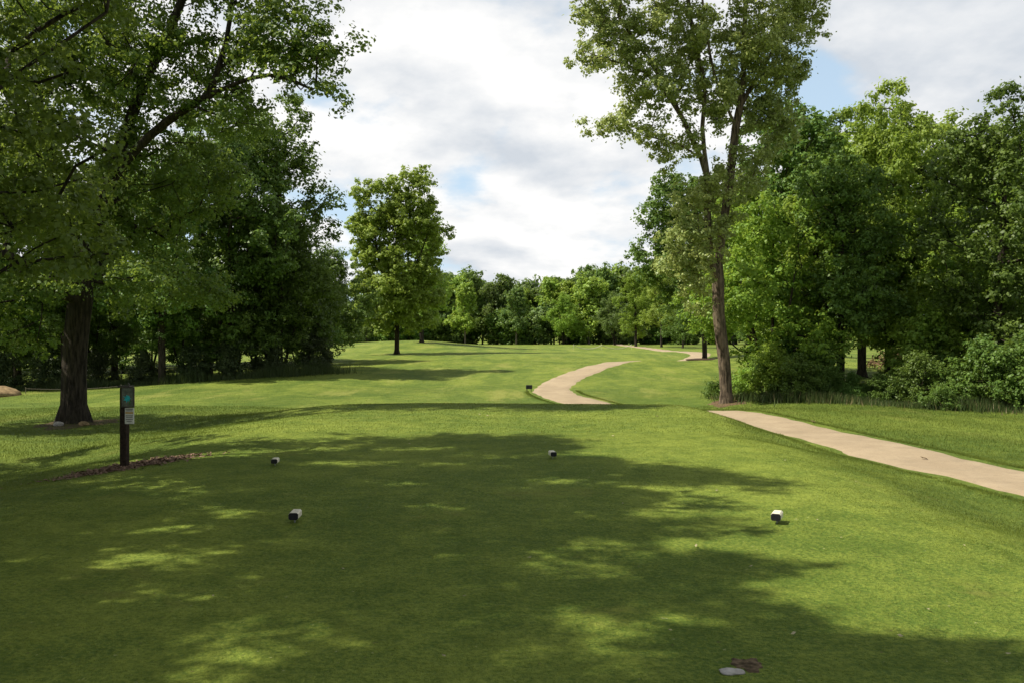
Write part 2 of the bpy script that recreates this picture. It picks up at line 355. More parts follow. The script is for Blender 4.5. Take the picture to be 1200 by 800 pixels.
# ------------------------------------------------------------------ trees
def poisson(ells, n, spacing, rng, shell=.42, reject=None):
    w = np.array([e[3]*e[4]*e[5] for e in ells])**.75; w /= w.sum(); pts = []
    for _ in range(n*14):
        e = ells[rng.choice(len(ells), p=w)]; d = rng.normal(size=3); d /= np.linalg.norm(d)
        p = np.array(e[:3])+d*np.array(e[3:6])*rng.uniform(0, 1)**shell
        if reject is not None and reject(p, rng): continue
        if pts and (((np.array(pts)-p)**2).sum(1).min() < spacing**2): continue
        pts.append(p)
        if len(pts) >= n: break
    return np.array(pts)
def grow(paths, clumps, rng, trunk_r, zpen=.9, flare=1.6, step=.55):
    pos_, par = [], []
    for pi, pth in enumerate(paths):
        c = catmull(pth, step)
        if pi == 0: pos_.append(c[0]); par.append(-1); last = 0; st = 1
        else:
            last = int(((np.array(pos_)-c[0])**2).sum(1).argmin()); st = 1
        for q in c[st:]:
            pos_.append(q); par.append(last); last = len(pos_)-1
    nt_ = len(pos_); A = np.array(pos_)
    dd = np.array([((A-c)**2).sum(1).min() for c in clumps]); order = np.argsort(dd)
    cap = nt_+len(clumps)*14; buf = np.zeros((cap, 3)); buf[:nt_] = A; cnt = nt_; tips = []
    hmin = A[:, 2].min()+.28*(A[:, 2].max()-A[:, 2].min())
    for ci in order:
        c = clumps[ci]; B = buf[:cnt]; dv = c-B; dist = np.sqrt((dv**2).sum(1))
        cost = dist+zpen*np.maximum(0, B[:, 2]-c[2]+.25*np.hypot(dv[:, 0], dv[:, 1]))+np.where(B[:, 2] < min(hmin, c[2]), 1.5, 0)
        j = int(cost.argmin()); L = dist[j]; k = int(np.clip(round(L/.6), 1, 12)); a = B[j].copy()
        ctrl = (a+c)/2+np.array([0, 0, .10*L])+rng.normal(0, .10*L, 3); last = j
        for s in range(1, k+1):
            t = s/k; q = (1-t)**2*a+2*t*(1-t)*ctrl+t*t*c
            buf[cnt] = q; par.append(last); last = cnt; cnt += 1
        tips.append(last)
    Pn = buf[:cnt]; par = np.array(par); w = np.zeros(cnt)
    w[tips] += 1
    for i in range(nt_): w[i] += .15
    for i in range(cnt-1, 0, -1): w[par[i]] += w[i]
    r = trunk_r*(w/w[0])**.52
    z0 = Pn[0, 2]; fl = 1+(flare-1)*np.exp(-np.maximum(0, Pn[:, 2]-z0)/(trunk_r*1.0)); r = r*np.where(np.arange(cnt) < nt_, fl, 1)
    kids = [[] for _ in range(cnt)]
    for i in range(1, cnt): kids[par[i]].append(i)
    V = []; F = []; nb = 0
    stack = [(0, [0])]
    while stack:
        i, chain = stack.pop()
        while kids[i]:
            ks = sorted(kids[i], key=lambda q: -w[q])
            for q in ks[1:]: stack.append((q, [(i, q), q]))
            chain.append(ks[0]); i = ks[0]
        P_ = []; Rr = []
        for q in chain:
            if isinstance(q, tuple): P_.append(Pn[q[0]]); Rr.append(min(r[q[0]]*.9, r[q[1]]*1.25))
            else: P_.append(Pn[q]); Rr.append(r[q])
        P_ = np.array(P_); n = len(P_)
        if n < 2: continue
        sides = 14 if Rr[0] > .22 else 8 if Rr[0] > .08 else 5 if Rr[0] > .03 else 3
        T = np.gradient(P_, axis=0); T /= np.linalg.norm(T, axis=1)[:, None]+1e-9
        ref = np.array([1., .2, .1]) if abs(T[0][0]) < .8 else np.array([.1, 1., .1]); ang = np.arange(sides)*2*np.pi/sides
        wob = 1+(.07*np.sin(ang*3+rng.uniform(0, 6))+.05*np.sin(ang*5+rng.uniform(0, 6)) if sides > 8 else 0)
        base = nb
        for s in range(n):
            ref = ref-T[s]*ref.dot(T[s]); ref /= np.linalg.norm(ref)+1e-9; b = np.cross(T[s], ref)
            rr = Rr[s]*wob if s else Rr[s]*(wob if not isinstance(chain[0], tuple) else 1)
            if sides > 8 and not isinstance(chain[0], tuple): # root buttresses
                hh = P_[s][2]-z0; rr = rr*(1+.22*np.exp(-max(0, hh)/(trunk_r*1.1))*np.sin(ang*4+1))
            ring = P_[s]+(np.cos(ang)[:, None]*ref+np.sin(ang)[:, None]*b)*np.broadcast_to(np.asarray(rr), (sides,))[:, None]
            V.append(ring); nb += sides
        for s in range(n-1):
            q = base+s*sides+np.arange(sides); q2 = base+s*sides+(np.arange(sides)+1) % sides
            F.append(np.stack([q, q2, q2+sides, q+sides], 1))
    return np.concatenate(V), np.concatenate(F)
def leaves(clumps, rad, n_total, size, rng, squash=.72, droop=.0, wide=.36):
    k = len(clumps); rr = rad*np.exp(rng.normal(0, .32, k)); wt = rr**2*rng.uniform(.5, 1.4, k); cnt = np.maximum(3, (n_total*wt/wt.sum()).astype(int))
    idx = np.repeat(np.arange(k), cnt); n = len(idx)
    ns = 8; sd_ = rng.normal(size=(k*ns, 3)); sd_ /= np.linalg.norm(sd_, axis=1)[:, None]       # eight leafy twigs to a clump
    so_ = sd_*(np.repeat(rr, ns)*rng.uniform(.35, 1.05, k*ns))[:, None]; so_[:, 2] *= squash
    sub = idx*ns+rng.integers(0, ns, n)
    d = rng.normal(size=(n, 3)); d /= np.linalg.norm(d, axis=1)[:, None]
    off = d*(rr[idx]*(.40*rng.uniform(0, 1, n)**.55)*np.where(rng.uniform(0, 1, n) < .12, 1.9, 1))[:, None]; off[:, 2] *= .7
    c = clumps[idx]+so_[sub]+off
    L = size*rng.uniform(.6, 1.3, n)
    nrm = rng.normal(size=(n, 3))*.42+d*.8+sd_[sub]*.35+np.array([0, 0, .45]); nrm /= np.linalg.norm(nrm, axis=1)[:, None]
    ax = rng.normal(size=(n, 3))+np.array([0, 0, -droop])+d*.4; ax -= nrm*(ax*nrm).sum(1)[:, None]; ax /= np.linalg.norm(ax, axis=1)[:, None]
    sd = np.cross(nrm, ax)
    v0 = c-ax*L[:, None]*.5; v2 = c+ax*L[:, None]*.5
    v1 = c+sd*(L*wide)[:, None]+nrm*(L*.13)[:, None]-ax*(L*.08)[:, None]; v3 = c-sd*(L*wide)[:, None]+nrm*(L*.13)[:, None]-ax*(L*.08)[:, None]
    return np.stack([v0, v1, v2, v3], 1).reshape(-1, 3), np.arange(4*n).reshape(-1, 4)
def tree_meshes(name, base, paths, ells, nclump, spacing, crad, nleaf, lsize, trunk_r, leafm, barkm, seed, zpen=.9, squash=.72, droop=0, shell=.42, flare=1.6, reject=None):
    """a tree whose shapes are given in world space; the Empty stands at its foot"""
    rng = np.random.default_rng(seed); b = np.array(base, float)
    cl = poisson(ells, nclump, spacing, rng, shell, reject)-b
    pths = [[np.array(q)-b for q in p] for p in paths]; pths[0][0] = pths[0][0]-np.array([0, 0, .25])
    e = empty(name, tuple(b)); V, F = grow(pths, cl, rng, trunk_r, zpen, flare)
    mesh_np('trunk', V, F, BARK[barkm], e, smooth=True)
    V, F = leaves(cl, crad, nleaf, lsize, rng, squash, droop)
    mesh_np('crown', V, F, LEAF[leafm], e)
    return e
def lobes(H, Rr, cb, rng, n=9, lean=0):
    """ellipsoids of a broad crown from height cb to H"""
    out = []; ch = H-cb
    for i in range(3):
        z = cb+ch*(.26+.22*i); out.append((rng.normal(0, .1*Rr), rng.normal(0, .1*Rr), z, Rr*(.62-.12*i), Rr*(.62-.12*i), ch*.26))
    out.append((0, 0, cb+ch*.84, Rr*.30, Rr*.30, ch*.16))
    for i in range(n):
        t = rng.uniform(.08, .92); a = rng.uniform(0, 2*np.pi) if i else 0
        rad = Rr*(.78*math.sin(math.pi*min(1, (t*.8+.22)))*rng.uniform(.7, 1.12)+.05); s = Rr*rng.uniform(.20, .40)
        out.append((math.cos(a)*rad+lean*t, math.sin(a)*rad, cb+ch*t, s, s, s*rng.uniform(.8, 1.3)))
    for i in range(5):
        a = rng.uniform(0, 6.28); s = Rr*rng.uniform(.13, .24); q = rng.uniform(.1, .55); hh = s*rng.uniform(1.8, 2.6)
        out.append((math.cos(a)*Rr*q+lean, math.sin(a)*Rr*q, H-hh*.9-rng.uniform(0, .10)*H, s, s, hh))
    return out
def generic(name, H, Rr, cb, nclump, crad, nleaf, lsize, trunk_r, leafm, barkm, seed, nl=9, stems=1):
    rng = np.random.default_rng(seed); ells = lobes(H, Rr, cb, rng, nl)
    lx, ly = rng.normal(0, .015*H, 2)
    paths = [[(0, 0, 0), (lx*.2, ly*.2, H*.25), (lx*.7, ly*.6, H*.55), (lx*.9, ly*.9, H*.78)]]
    for s in range(stems-1):
        a = 6.28*s/stems+1; paths.append([(0.0, 0, .05), (math.cos(a)*Rr*.3, math.sin(a)*Rr*.3, H*.4), (math.cos(a)*Rr*.5, math.sin(a)*Rr*.5, H*.75)])
    return tree_meshes(name, (0, 0, 0), paths, ells, nclump, Rr*.12, crad, nleaf, lsize, trunk_r, leafm, barkm, seed+1)
def copy_tree(src):
    e = src.copy(); COL.objects.link(e)
    for k in ('label', 'group', 'category'):
        if k in e: del e[k]
    for c in src.children:
        d = c.copy(); COL.objects.link(d); d.parent = e
    return e
_used = set()
def place(proto, px, d, sc=1., rz=0, label=None, group=None, cat='tree', sz=None, leaf=None, sink=.05, name=None):
    o = proto if proto.name not in _used else copy_tree(proto); _used.add(o.name)
    if proto is o: _used.add(proto.name)
    x = (px-600)/1000*d; o.location = (x, d, gz(x, d)-sink); o.rotation_euler = (0, 0, rz); o.scale = (sc, sc, sz or sc)
    if leaf:
        for c in o.children:
            if c.name.startswith('crown') or c.name.startswith('foliage'):
                c.material_slots[0].link = 'OBJECT'; c.material_slots[0].material = LEAF[leaf]
    tag(o, label, cat, group); return o
def E(px, py, d, rpx, rpy=None, rd=None):
    """ellipsoid given by its spot and radii in the photograph at distance d"""
    c = P(px, py, d); s = d/1000; rpy = rpy or rpx
    return (c[0], c[1], c[2], rpx*s, (rd if rd else rpx*s), rpy*s)
# --- the big tree on the left
bx, by = P(88, 495, 22)[:2]; base = (bx, by, gz(bx, by))
T = [[base, P(88, 440, 22), P(92, 380, 22), P(104, 300, 22), P(124, 225, 21.8), P(175, 160, 21.4), P(245, 112, 20.8), P(315, 88, 20.2), P(365, 105, 19.8)],
     [P(98, 320, 22), P(72, 230, 22.4), P(45, 120, 22.8), P(20, -20, 23)],
     [P(124, 225, 21.8), P(165, 110, 22.2), P(210, 10, 22.5), P(240, -90, 22.8)],
     [P(92, 360, 22), P(30, 310, 20.5), P(-60, 270, 19)],
     [P(92, 340, 22), P(150, 280, 23.5), P(230, 250, 24.5)],
     [P(245, 112, 20.8), P(265, 50, 20.8), P(275, -20, 20.8)]]
EL = [E(60, 60, 22, 150, 120), E(60, 240, 22, 130, 90), E(-80, 200, 21, 130, 140), E(200, 60, 21.5, 110, 90), E(190, 220, 23, 90, 70), E(300, 40, 20.5, 60, 55), E(350, 70, 20, 45, 45), E(385, 85, 20, 36, 30),
      E(398, 130, 19.8, 10, 20), E(260, 130, 21, 60, 40), E(20, 350, 20.5, 60, 45), E(25, 405, 19.8, 26, 28), E(120, 330, 20, 60, 25), E(200, 330, 23, 70, 40), E(120, -110, 22.5, 170, 110), E(290, -50, 21, 80, 70), E(-60, 350, 20, 90, 60), E(360, 15, 20.3, 30, 30), E(408, 70, 20, 16, 11), E(402, 45, 20, 16, 16), E(375, 50, 20, 30, 26), E(392, 110, 19.8, 16, 14)]
big = tree_meshes('shade_tree', base, T, EL, 660, .46, .52, 165000, .10, .30, 'maple', 'dark', 11, shell=.5, flare=1.6)
tag(big, 'huge spreading tree with thick dark trunk, behind the wooden sign post', 'tree')
# --- trees off the left edge whose crowns reach into the picture and shade the tee
# their crowns are thin or thick where the photograph's dappled shade says so
EDGE = np.array([(-5, 1.5), (3.6, 1.6), (4.05, 2.6), (4.35, 2.7), (4.5, 1.5), (4.7, 1.8), (4.9, 1.2), (5.1, .2), (5.4, 1.2), (5.8, 1.6), (6.1, 1.9), (6.4, 1.2), (6.8, .5), (7.1, 1.7), (7.4, 1.8), (7.8, .4), (8.3, .6), (8.8, 1.5),
    (9.3, 2.0), (9.8, 2.8), (10.3, 2.4), (11, 1.9), (11.6, .7), (12.3, 1.3), (13, .5), (13.9, 1.1), (14.6, -.8), (15.0, -6), (30, -20)])
PK = [(-2.7, 6.2, .8, .30), (-3.3, 7.3, .7, .25), (-.7, 7.0, .5, .22), (.4, 9.7, .7, .28), (-1.0, 8.2, .5, .22), (.45, 4.3, .45, .35), (-.4, 5.0, .4, .22), (-1.6, 4.9, .3, .2), (-3.4, 9.2, .8, .3), (-2.0, 11.3, 1.0, .3), (.8, 5.1, .5, .25), (-4.6, 12, 1.2, .4),
      (-.2, 6.1, .4, .2), (1.2, 6.75, .8, .22), (-3.9, 5.2, .4, .2), (.1, 12.1, 1., .25), (1.3, 8.1, 1., .3), (-2.4, 7.9, .4, .2), (-6.5, 14, 2, .4), (-4.3, 6.6, .4, .15), (-2.1, 5.4, .35, .15), (-1.7, 6.9, .5, .18), (-3.0, 8.4, .6, .2), (-1.3, 9.6, .5, .22), (-4.9, 8.0, .6, .25), (-5.0, 10.2, .8, .3), (-2.9, 10.2, .4, .2), (-.6, 11.0, .5, .22), (-1.0, 12.9, .7, .25), (-3.2, 12.7, .7, .25), (-1.4, 4.3, .3, .15), (1.6, 9.4, .5, .2), (.5, 5.9, .3, .15)]
CT = 1/math.tan(R(ELEV))
def shade_gap(p, rng):
    gx = p[0]+p[2]*CT*math.cos(R(AZ)); gy = p[1]-p[2]*CT*math.sin(R(AZ))
    if gx > np.interp(gy, EDGE[:, 0], EDGE[:, 1])+.05: return True
    return any(((gx-a)/(c+.24))**2+((gy-b)/(d+.19))**2 < 1 for a, b, c, d in PK)
for x, y, H, seed, lab in ((-9.6, 11.0, 14.2, 31, 'near tree at the left edge, dark limbs crossing the upper left corner'), (-9.2, 6.2, 14.4, 33, 'leafy tree outside the left edge that shades the middle of the tee'),
                        (-8.8, 1.4, 13.8, 35, 'leafy tree beside the photographer that shades the nearest grass')):
    r_ = np.random.default_rng(seed); zb = gz(x, y)
    el = [(x+a, y+b, c+zb, d, d, e) for a, b, c, d, e, _u in [(q[0], q[1], q[2], q[3], q[5], 0) for q in lobes(H, 5.2, 2.8, r_, 14)]]
    el += [(x+2.0, y+q, zb+H*.80, 2.7, 2.0, 2.0) for q in (-1.8, 1.8)]+[(x+3.2, y+q, zb+H*.62, 1.9, 1.6, 1.6) for q in (-2.2, 0, 2.2)]
    T = [[(x, y, zb), (x+.1, y, zb+2.5), (x+.4, y+.2, zb+6), (x+.5, y, zb+H*.75)], [(x+.1, y, zb+2.5), (x+2, y+.8, zb+5.2), (x+3.8, y+1.2, zb+6.8)], [(x+.2, y, zb+3.6), (x-1.8, y-1, zb+7), (x-2.8, y-1.4, zb+9)], [(x+.3, y, zb+4.5), (x+2.0, y-1.2, zb+8), (x+2.8, y-1.6, zb+10)]]
    o = tree_meshes('shade_tree', (x, y, zb), T, el, 420, .46, .50, 150000 if y > 10 else 98000, .085 if y > 10 else .11, .30, 'maple', 'dark', seed+50, reject=shade_gap)
    tag(o, lab, 'tree', 'trees off the left edge shading the tee')
# --- the tall cottonwood on the right
bx, by = P(852, 471, 28)[:2]; base = (bx, by, gz(bx, by))
T = [[base, P(848, 420, 28), P(842, 370, 28), P(842, 310, 28), P(848, 260, 28), P(856, 204, 28), P(862, 150, 28), P(870, 105, 28.1), P(872, 40, 28.2), P(876, -40, 28.3), P(880, -120, 28.4)],
     [P(842, 335, 28), P(832, 300, 27.7), P(829, 250, 27.6), P(829, 207, 27.5), P(812, 165, 27.4), P(790, 120, 27.2), P(760, 70, 27), P(725, 20, 26.8)],
     [P(829, 207, 27.5), P(823, 150, 27.5), P(826, 100, 27.6), P(812, 40, 27.6), P(800, -60, 27.5)],
     [P(862, 150, 28), P(850, 120, 27.6), P(838, 90, 27.3), P(828, 40, 27.1), P(820, -30, 27)],
     [P(866, 125, 28), P(900, 70, 28.6), P(930, 10, 29), P(950, -60, 29)],
     [P(822, 180, 27.4), P(780, 165, 27), P(735, 155, 26.7)],
     [P(800, 135, 27.3), P(755, 85, 26.8), P(710, 70, 26.5), P(685, 60, 26.4)]]
EL = [E(705, 25, 26.6, 38, 38), E(690, 70, 26.4, 24, 18), E(745, 50, 26.8, 42, 45), E(770, 110, 27, 42, 32), E(745, 150, 26.8, 45, 14), E(725, 165, 26.8, 14, 12), E(800, 30, 27.5, 45, 60), E(830, 100, 27.5, 36, 45), E(880, 60, 28, 55, 70),
      E(930, 30, 28.8, 42, 45), E(950, 5, 29, 30, 40), E(900, 140, 28.3, 38, 32), E(795, 170, 27, 32, 28), E(800, 240, 27, 26, 28), E(818, 300, 27, 32, 35), E(808, 330, 26.9, 26, 32), E(800, 270, 26.8, 28, 34), E(812, 350, 26.8, 20, 22), E(825, 230, 27, 34, 26), E(800, 300, 26.6, 24, 30), E(855, 215, 28, 36, 28), E(880, 180, 28.2, 30, 20), E(780, -60, 27.5, 90, 50), E(880, -90, 28.2, 90, 70),
      E(850, 260, 27.5, 22, 20), E(910, 95, 28.6, 36, 36), E(700, -30, 26.8, 40, 40)]
cot = tree_meshes('cottonwood', base, T, EL, 600, .38, .40, 128000, .105, .19, 'cotton', 'brown', 21, shell=.5, squash=.9, zpen=.6, flare=1.45)
tag(cot, 'tall open-crowned tree with bare brown leaning trunk at the edge of the tan path', 'tree')
# --- lone tree in the middle of the fairway
bx, by = P(465, 415, 70)[:2]; base = (bx, by, gz(bx, by))
T = [[base, P(465, 380, 70), P(463, 330, 70), P(472, 260, 70), P(482, 205, 70)], [P(464, 370, 70), P(445, 310, 69.5), P(435, 240, 69.5)], [P(466, 345, 70), P(492, 300, 70), P(508, 250, 70)]]
EL = [E(484, 213, 70, 20, 22), E(460, 235, 70, 22, 26), E(428, 232, 69.5, 17, 28), E(424, 260, 69, 15, 30), E(455, 225, 69, 16, 22), E(512, 275, 70, 14, 26), E(430, 300, 69, 18, 25), E(440, 270, 70, 30, 30), E(485, 260, 70, 30, 32), E(507, 262, 70, 12, 28), E(462, 310, 70, 44, 36), E(500, 310, 70, 20, 30), E(517, 298, 70, 8, 16), E(436, 350, 70, 24, 28),
      E(470, 355, 70, 34, 22), E(505, 345, 70, 14, 20), E(416, 312, 70, 8, 6), E(428, 372, 70, 20, 12), E(448, 382, 69.5, 22, 10), E(488, 378, 69.5, 20, 11), E(422, 345, 69.5, 12, 18), E(468, 340, 69, 30, 34)]
o = tree_meshes('poplar_tree', base, T, EL, 380, .60, .58, 78000, .205, .19, 'poplar', 'dark', 41, shell=.6, squash=.85)
tag(o, 'tall lone light green tree standing on the fairway left of centre', 'tree')
bx, by = P(494, 405, 88)[:2]; base = (bx, by, gz(bx, by))
T = [[base, P(494, 370, 88), P(497, 330, 88), P(500, 290, 88)]]
EL = [E(500, 290, 88, 18, 26), E(490, 330, 88, 24, 26), E(510, 345, 88, 16, 26), E(484, 370, 88, 20, 14)]
o = tree_meshes('poplar_tree', base, T, EL, 130, .6, .85, 12000, .27, .20, 'poplar', 'dark', 43, shell=.6)
tag(o, 'smaller tree on the mound, half hidden behind the lone fairway tree', 'tree')
# --- the dark round tree beyond the cottonwood
bx, by = P(826, 417, 60)[:2]; base = (bx, by, gz(bx, by))
T = [[base, P(825, 380, 60), P(822, 330, 60), P(815, 260, 60), P(812, 215, 60)]]
EL = [E(800, 250, 60, 45, 40), E(822, 222, 60, 40, 22), E(765, 265, 60, 22, 28), E(785, 300, 60, 42, 40), E(830, 310, 60, 55, 60), E(860, 260, 60, 40, 50), E(760, 320, 60, 16, 14), E(790, 345, 60, 28, 20), E(848, 365, 60, 30, 18), E(780, 215, 60, 14, 12)]
o = tree_meshes('broadleaf_tree', base, T, EL, 380, .5, .62, 48000, .20, .17, 'oak', 'dark', 45, shell=.6)
tag(o, 'dense dark green tree with a mulch ring, just beyond the tall leaning trunk', 'tree')
# --- protos for the woods
WA = generic('broadleaf_tree', 13, 3.8, 1.6, 170, .66, 34000, .165, .21, 'oak', 'dark', 51, 11)
WB = generic('broadleaf_tree', 12, 3.3, 2.2, 150, .62, 29000, .165, .18, 'oak', 'dark', 61, 8)
WC = generic('broadleaf_tree', 9, 3.5, .7, 170, .62, 30000, .16, .14, 'bright', 'dark', 71, 14, 3)
WD = generic('broadleaf_tree', 12.5, 3.4, 1.8, 160, .60, 30000, .165, .18, 'oak', 'dark', 171, 14, 2)
WE = generic('broadleaf_tree', 8, 3.4, .4, 160, .58, 27000, .155, .12, 'bright', 'dark', 181, 15, 4)
SB = generic('shrub', 2.4, 1.35, .15, 90, .36, 9000, .10, .04, 'grey', 'dark', 81, 8, 4)
SC = generic('shrub', 1.5, 1.0, .1, 60, .30, 5000, .085, .03, 'oak', 'dark', 91, 6, 4)
# left wood
L_ = [(WA, 20, 50, 1.12, 'leftmost tree of the dark wood, seen under the huge tree'), (WB, 75, 46, .95, 'slim tree directly behind the huge trunk at left'), (WD, 135, 52, 1.1, 'dark wood tree rising behind the sign post'),
      (WB, 190, 45, 1.0, 'shaded tree right of the sign post in the left wood'), (WA, 245, 50, 1.08, 'dark tree in the middle of the left wood'), (WD, 272, 47, 1.1, 'tall narrow tree second from the fairway end of the left wood'),
      (WA, 316, 50, 1.14, 'tallest tree at the fairway end of the left wood, against the sky'), (WC, 330, 47, .95, 'dense leafy tree low at the fairway end of the left wood'), (WE, 360, 53, .62, 'small feathery tree ending the left wood beside the fairway'),
      (WC, 215, 47, .62, 'low bushy tree in the gap between trunks of the left wood'), (WC, 105, 49, .62, 'low bushy tree half hidden behind the huge trunk'), (WB, -30, 44, 1.0, 'tree cut by the left edge of the picture in the left wood'), (WC, 300, 49, .75, 'low dense tree filling the left wood behind the shadow band'),
      (WC, 15, 47, .66, 'low bushy tree behind the tan mound at the left edge')]
for i, (pr, px, d, s, lab) in enumerate(L_):
    d -= 2.5 if px < 330 else 1; place(pr, px, d, s, i*1.7+.3, lab, 'trees of the dark wood on the left', leaf='oak')
for i, (px, d, s, lab) in enumerate(((55, 43, .8, 'shrub between the tan mound and the huge trunk'), (115, 44, .75, 'shrub just right of the huge trunk at the wood edge'), (170, 43, .7, 'low shrub behind the sign post'), (225, 43.5, .75, 'low shrub midway along the left wood edge'),
                                     (270, 44, .85, 'pale grey green shrub at the foot of the left wood'), (320, 45, .8, 'shrub before the end trees of the left wood'), (368, 46.5, .9, 'rounded shrub at the fairway corner of the left wood'), (2, 42, .8, 'shrub above the tan mound at the left edge'))):
    place(SB, px, d, s, i*2.1, lab, 'shrubs along the left wood', 'shrub')
# right wood
R_ = [(WB, 925, 36, 1.02, 'oak', 'slim tree right behind the tall leaning trunk'), (WD, 960, 42, 1.0, 'oak', 'tree whose pointed top stands right of the tall open tree'), (WB, 1010, 40, 1.04, 'poplar', 'upright light green tree in the right wood with split top'),
      (WA, 1068, 42, 1.05, 'poplar', 'tallest peak of the right wood against the grey cloud'), (WB, 1120, 41, .98, 'oak', 'tree with a lower top just right of the tallest peak of the right wood'), (WD, 1185, 43, 1.0, 'bright', 'yellowish round-topped tree at the right edge of the picture'),
      (WC, 905, 31, .78, 'bright', 'bright leafy tree filling the space right of the leaning trunk'), (WB, 958, 33, .70, 'bright', 'sunlit low tree in front of the right wood, second from the leaning trunk'), (WD, 1040, 34, .72, 'bright', 'sunlit low tree in the middle front of the right wood'),
      (WA, 1165, 27, .72, 'oak', 'small tree with slender dark trunk at the front of the right wood'), (WE, 1095, 33, .9, 'bright', 'leafy low tree behind the slender front trunk'), (WC, 1215, 30, .85, 'bright', 'leafy tree cut by the right edge'),
      (WB, 880, 40, .85, 'bright', 'tree glimpsed between the dark round tree and the right wood'), (WA, 1260, 36, 1.0, 'oak', 'dark tree beyond the right edge whose branches enter the picture'), (WB, 985, 30.5, .74, 'oak', 'thin trunked tree leaning over the undergrowth gap')]
for i, (pr, px, d, s, lf, lab) in enumerate(R_):
    place(pr, px, d, s, i*2.3+.8, lab, 'trees of the wood on the right', leaf=lf, sz=s*1.25 if px == 1040 else None)
for i, (px, d, s, pr, lf, lab) in enumerate(((838, 30.5, .50, SC, 'grey', 'small low bush just left of the leaning trunk'), (882, 29, .85, SC, 'bright', 'yellow green bush hugging the right side of the leaning trunk'), (905, 28.5, .75, SB, 'bright', 'bush second right of the leaning trunk'),
        (935, 27.5, .62, SB, 'grey', 'dusty low bush beside the weeds near the path'), (965, 27.5, .48, SB, 'oak', 'dark low bush under the thin leaning tree'), (1000, 27, .40, SC, 'grey', 'low bush below the sunlit gap in the right wood'), (1035, 26.5, .36, SB, 'oak', 'dark bush right under the brown brush pile'),
        (1074, 26, .66, SB, 'oak', 'rounded bush right of the brown brush pile'), (1095, 28, 1.25, SB, 'bright', 'tall bush with sunlit top left of the slender front trunk'), (1125, 25.5, .8, SC, 'grey', 'low bush left of the slender front trunk base'), (1150, 25, .85, SB, 'oak', 'bush in front of the slender trunk base'),
        (1185, 24.5, .72, SB, 'grey', 'bush right of the slender front trunk'), (1215, 24.5, .9, SB, 'oak', 'bush cut by the right edge of the picture'), (1200, 28, 1.3, SB, 'bright', 'tall sunlit bush at the right edge behind the others'), (1105, 24.5, .55, SC, 'oak', 'smallest dark bush at the mown edge near the right side'), (920, 31, 1.1, SB, 'bright', 'taller bush between the two leftmost trees of the right wood'))):
    place(pr, px, d, s, i*1.9, lab, 'bushes under the right wood', 'shrub', leaf='oak' if lf == 'grey' else lf)
for i in range(20):
    px = 890+i*18; d = 29.0-i*.16+(i % 3)*.8
    place((SB, SC)[i % 2], px, d, (.36 if 965 < px < 1080 else .62+.12*(i % 3)), i*1.1, 'one of the dark low bushes that make up the tangle under the right wood', 'tangle of low bushes under the right wood', 'shrub', leaf='oak')
# far wood across the fairway
FA = generic('broadleaf_tree', 13, 4.6, .8, 120, 1.0, 7500, .50, .22, 'far', 'pale', 101, 9)
FB = generic('broadleaf_tree', 14, 4.0, 2.0, 110, .95, 6500, .50, .20, 'far', 'pale', 111, 9)
FU = generic('broadleaf_tree', 7, 4.4, .1, 90, 1.0, 5500, .50, .14, 'oak', 'dark', 121, 9, 3)
rr = random.Random(3); k = 0
tops = [(400, 350), (440, 335), (470, 332), (500, 330), (540, 322), (575, 326), (610, 330), (640, 332), (660, 326), (690, 318), (715, 322), (745, 312), (780, 318), (830, 320), (880, 320), (930, 320)]
def topat(px):
    for (a, b), (c, d) in zip(tops, tops[1:]):
        if a <= px <= c: return b+(d-b)*(px-a)/(c-a)
    return 330
for row, (d, n) in enumerate(((156, 30), (166, 28), (176, 28))):
    for i in range(n):
        px = 395+(540)*(i+.5*row+rr.uniform(-.25, .25))/n; pr = FA if rr.random() < .55 else FB; H = 13 if pr is FA else 14
        dd = d+rr.uniform(-4, 5); want = (gz((px-600)/1000*dd, dd)*-1+CAMZ+(400-topat(px)+rr.uniform(-10, 10))/1000*dd)
        lab = 'one of the green trees in the long wood closing the far end of the fairway'
        place(pr, px, dd, want/H*rr.uniform(.75, 1.05), rr.uniform(0, 6), lab, 'trees of the far wood', sz=want/H, leaf=rr.choice(['far', 'far', 'poplar', 'oak']))
for px, d, pr, s, lf, lab in ((660, 146, WC, .95, 'bright', 'yellow green low tree standing out before the far wood'), (745, 118, WA, .82, 'bright', 'bright tree at the left of the group behind the dark round tree'), (775, 112, WB, .85, 'poplar', 'mid green tree low behind the dark round tree'), (690, 150, FA, .95, 'poplar', 'rounded lighter tree of the far wood left of the distant path end'),
                              (605, 148, FB, .72, 'far', 'slim tree with pale ivy covered trunk before the far wood'), (545, 150, FB, .80, 'poplar', 'airy tree with pale bare stem before the far wood'), (430, 118, WC, .72, 'oak', 'low dark tree under the lone fairway tree on its left side'), (720, 135, WC, .9, 'far', 'leafy tree left of the distant path bend'), (800, 105, WC, .8, 'oak', 'low tree behind the mulch ring trunk'), (880, 95, WA, .75, 'oak', 'distant tree seen through the right wood')):
    place(pr, px, d, s, px*.1, lab, None, leaf=lf)
for i in range(26):
    px = 395+i*22+rr.uniform(-8, 8); d = 154+rr.uniform(-3, 3)
    place(FU, px, d, rr.uniform(.7, 1.05), rr.uniform(0, 6), 'one of the low dark understory trees at the foot of the far wood', 'low trees at the foot of the far wood', leaf=rr.choice(['oak', 'far', 'oak']), sink=.3)
for i, px in enumerate(range(-60, 400, 34)):
    place((WE, WC)[i % 2], px, 56+3*(i % 3), .8+.1*(i % 3), i*1.3, 'one of the low trees filling the back of the left wood', 'low trees at the back of the left wood', leaf='oak', sink=.2)
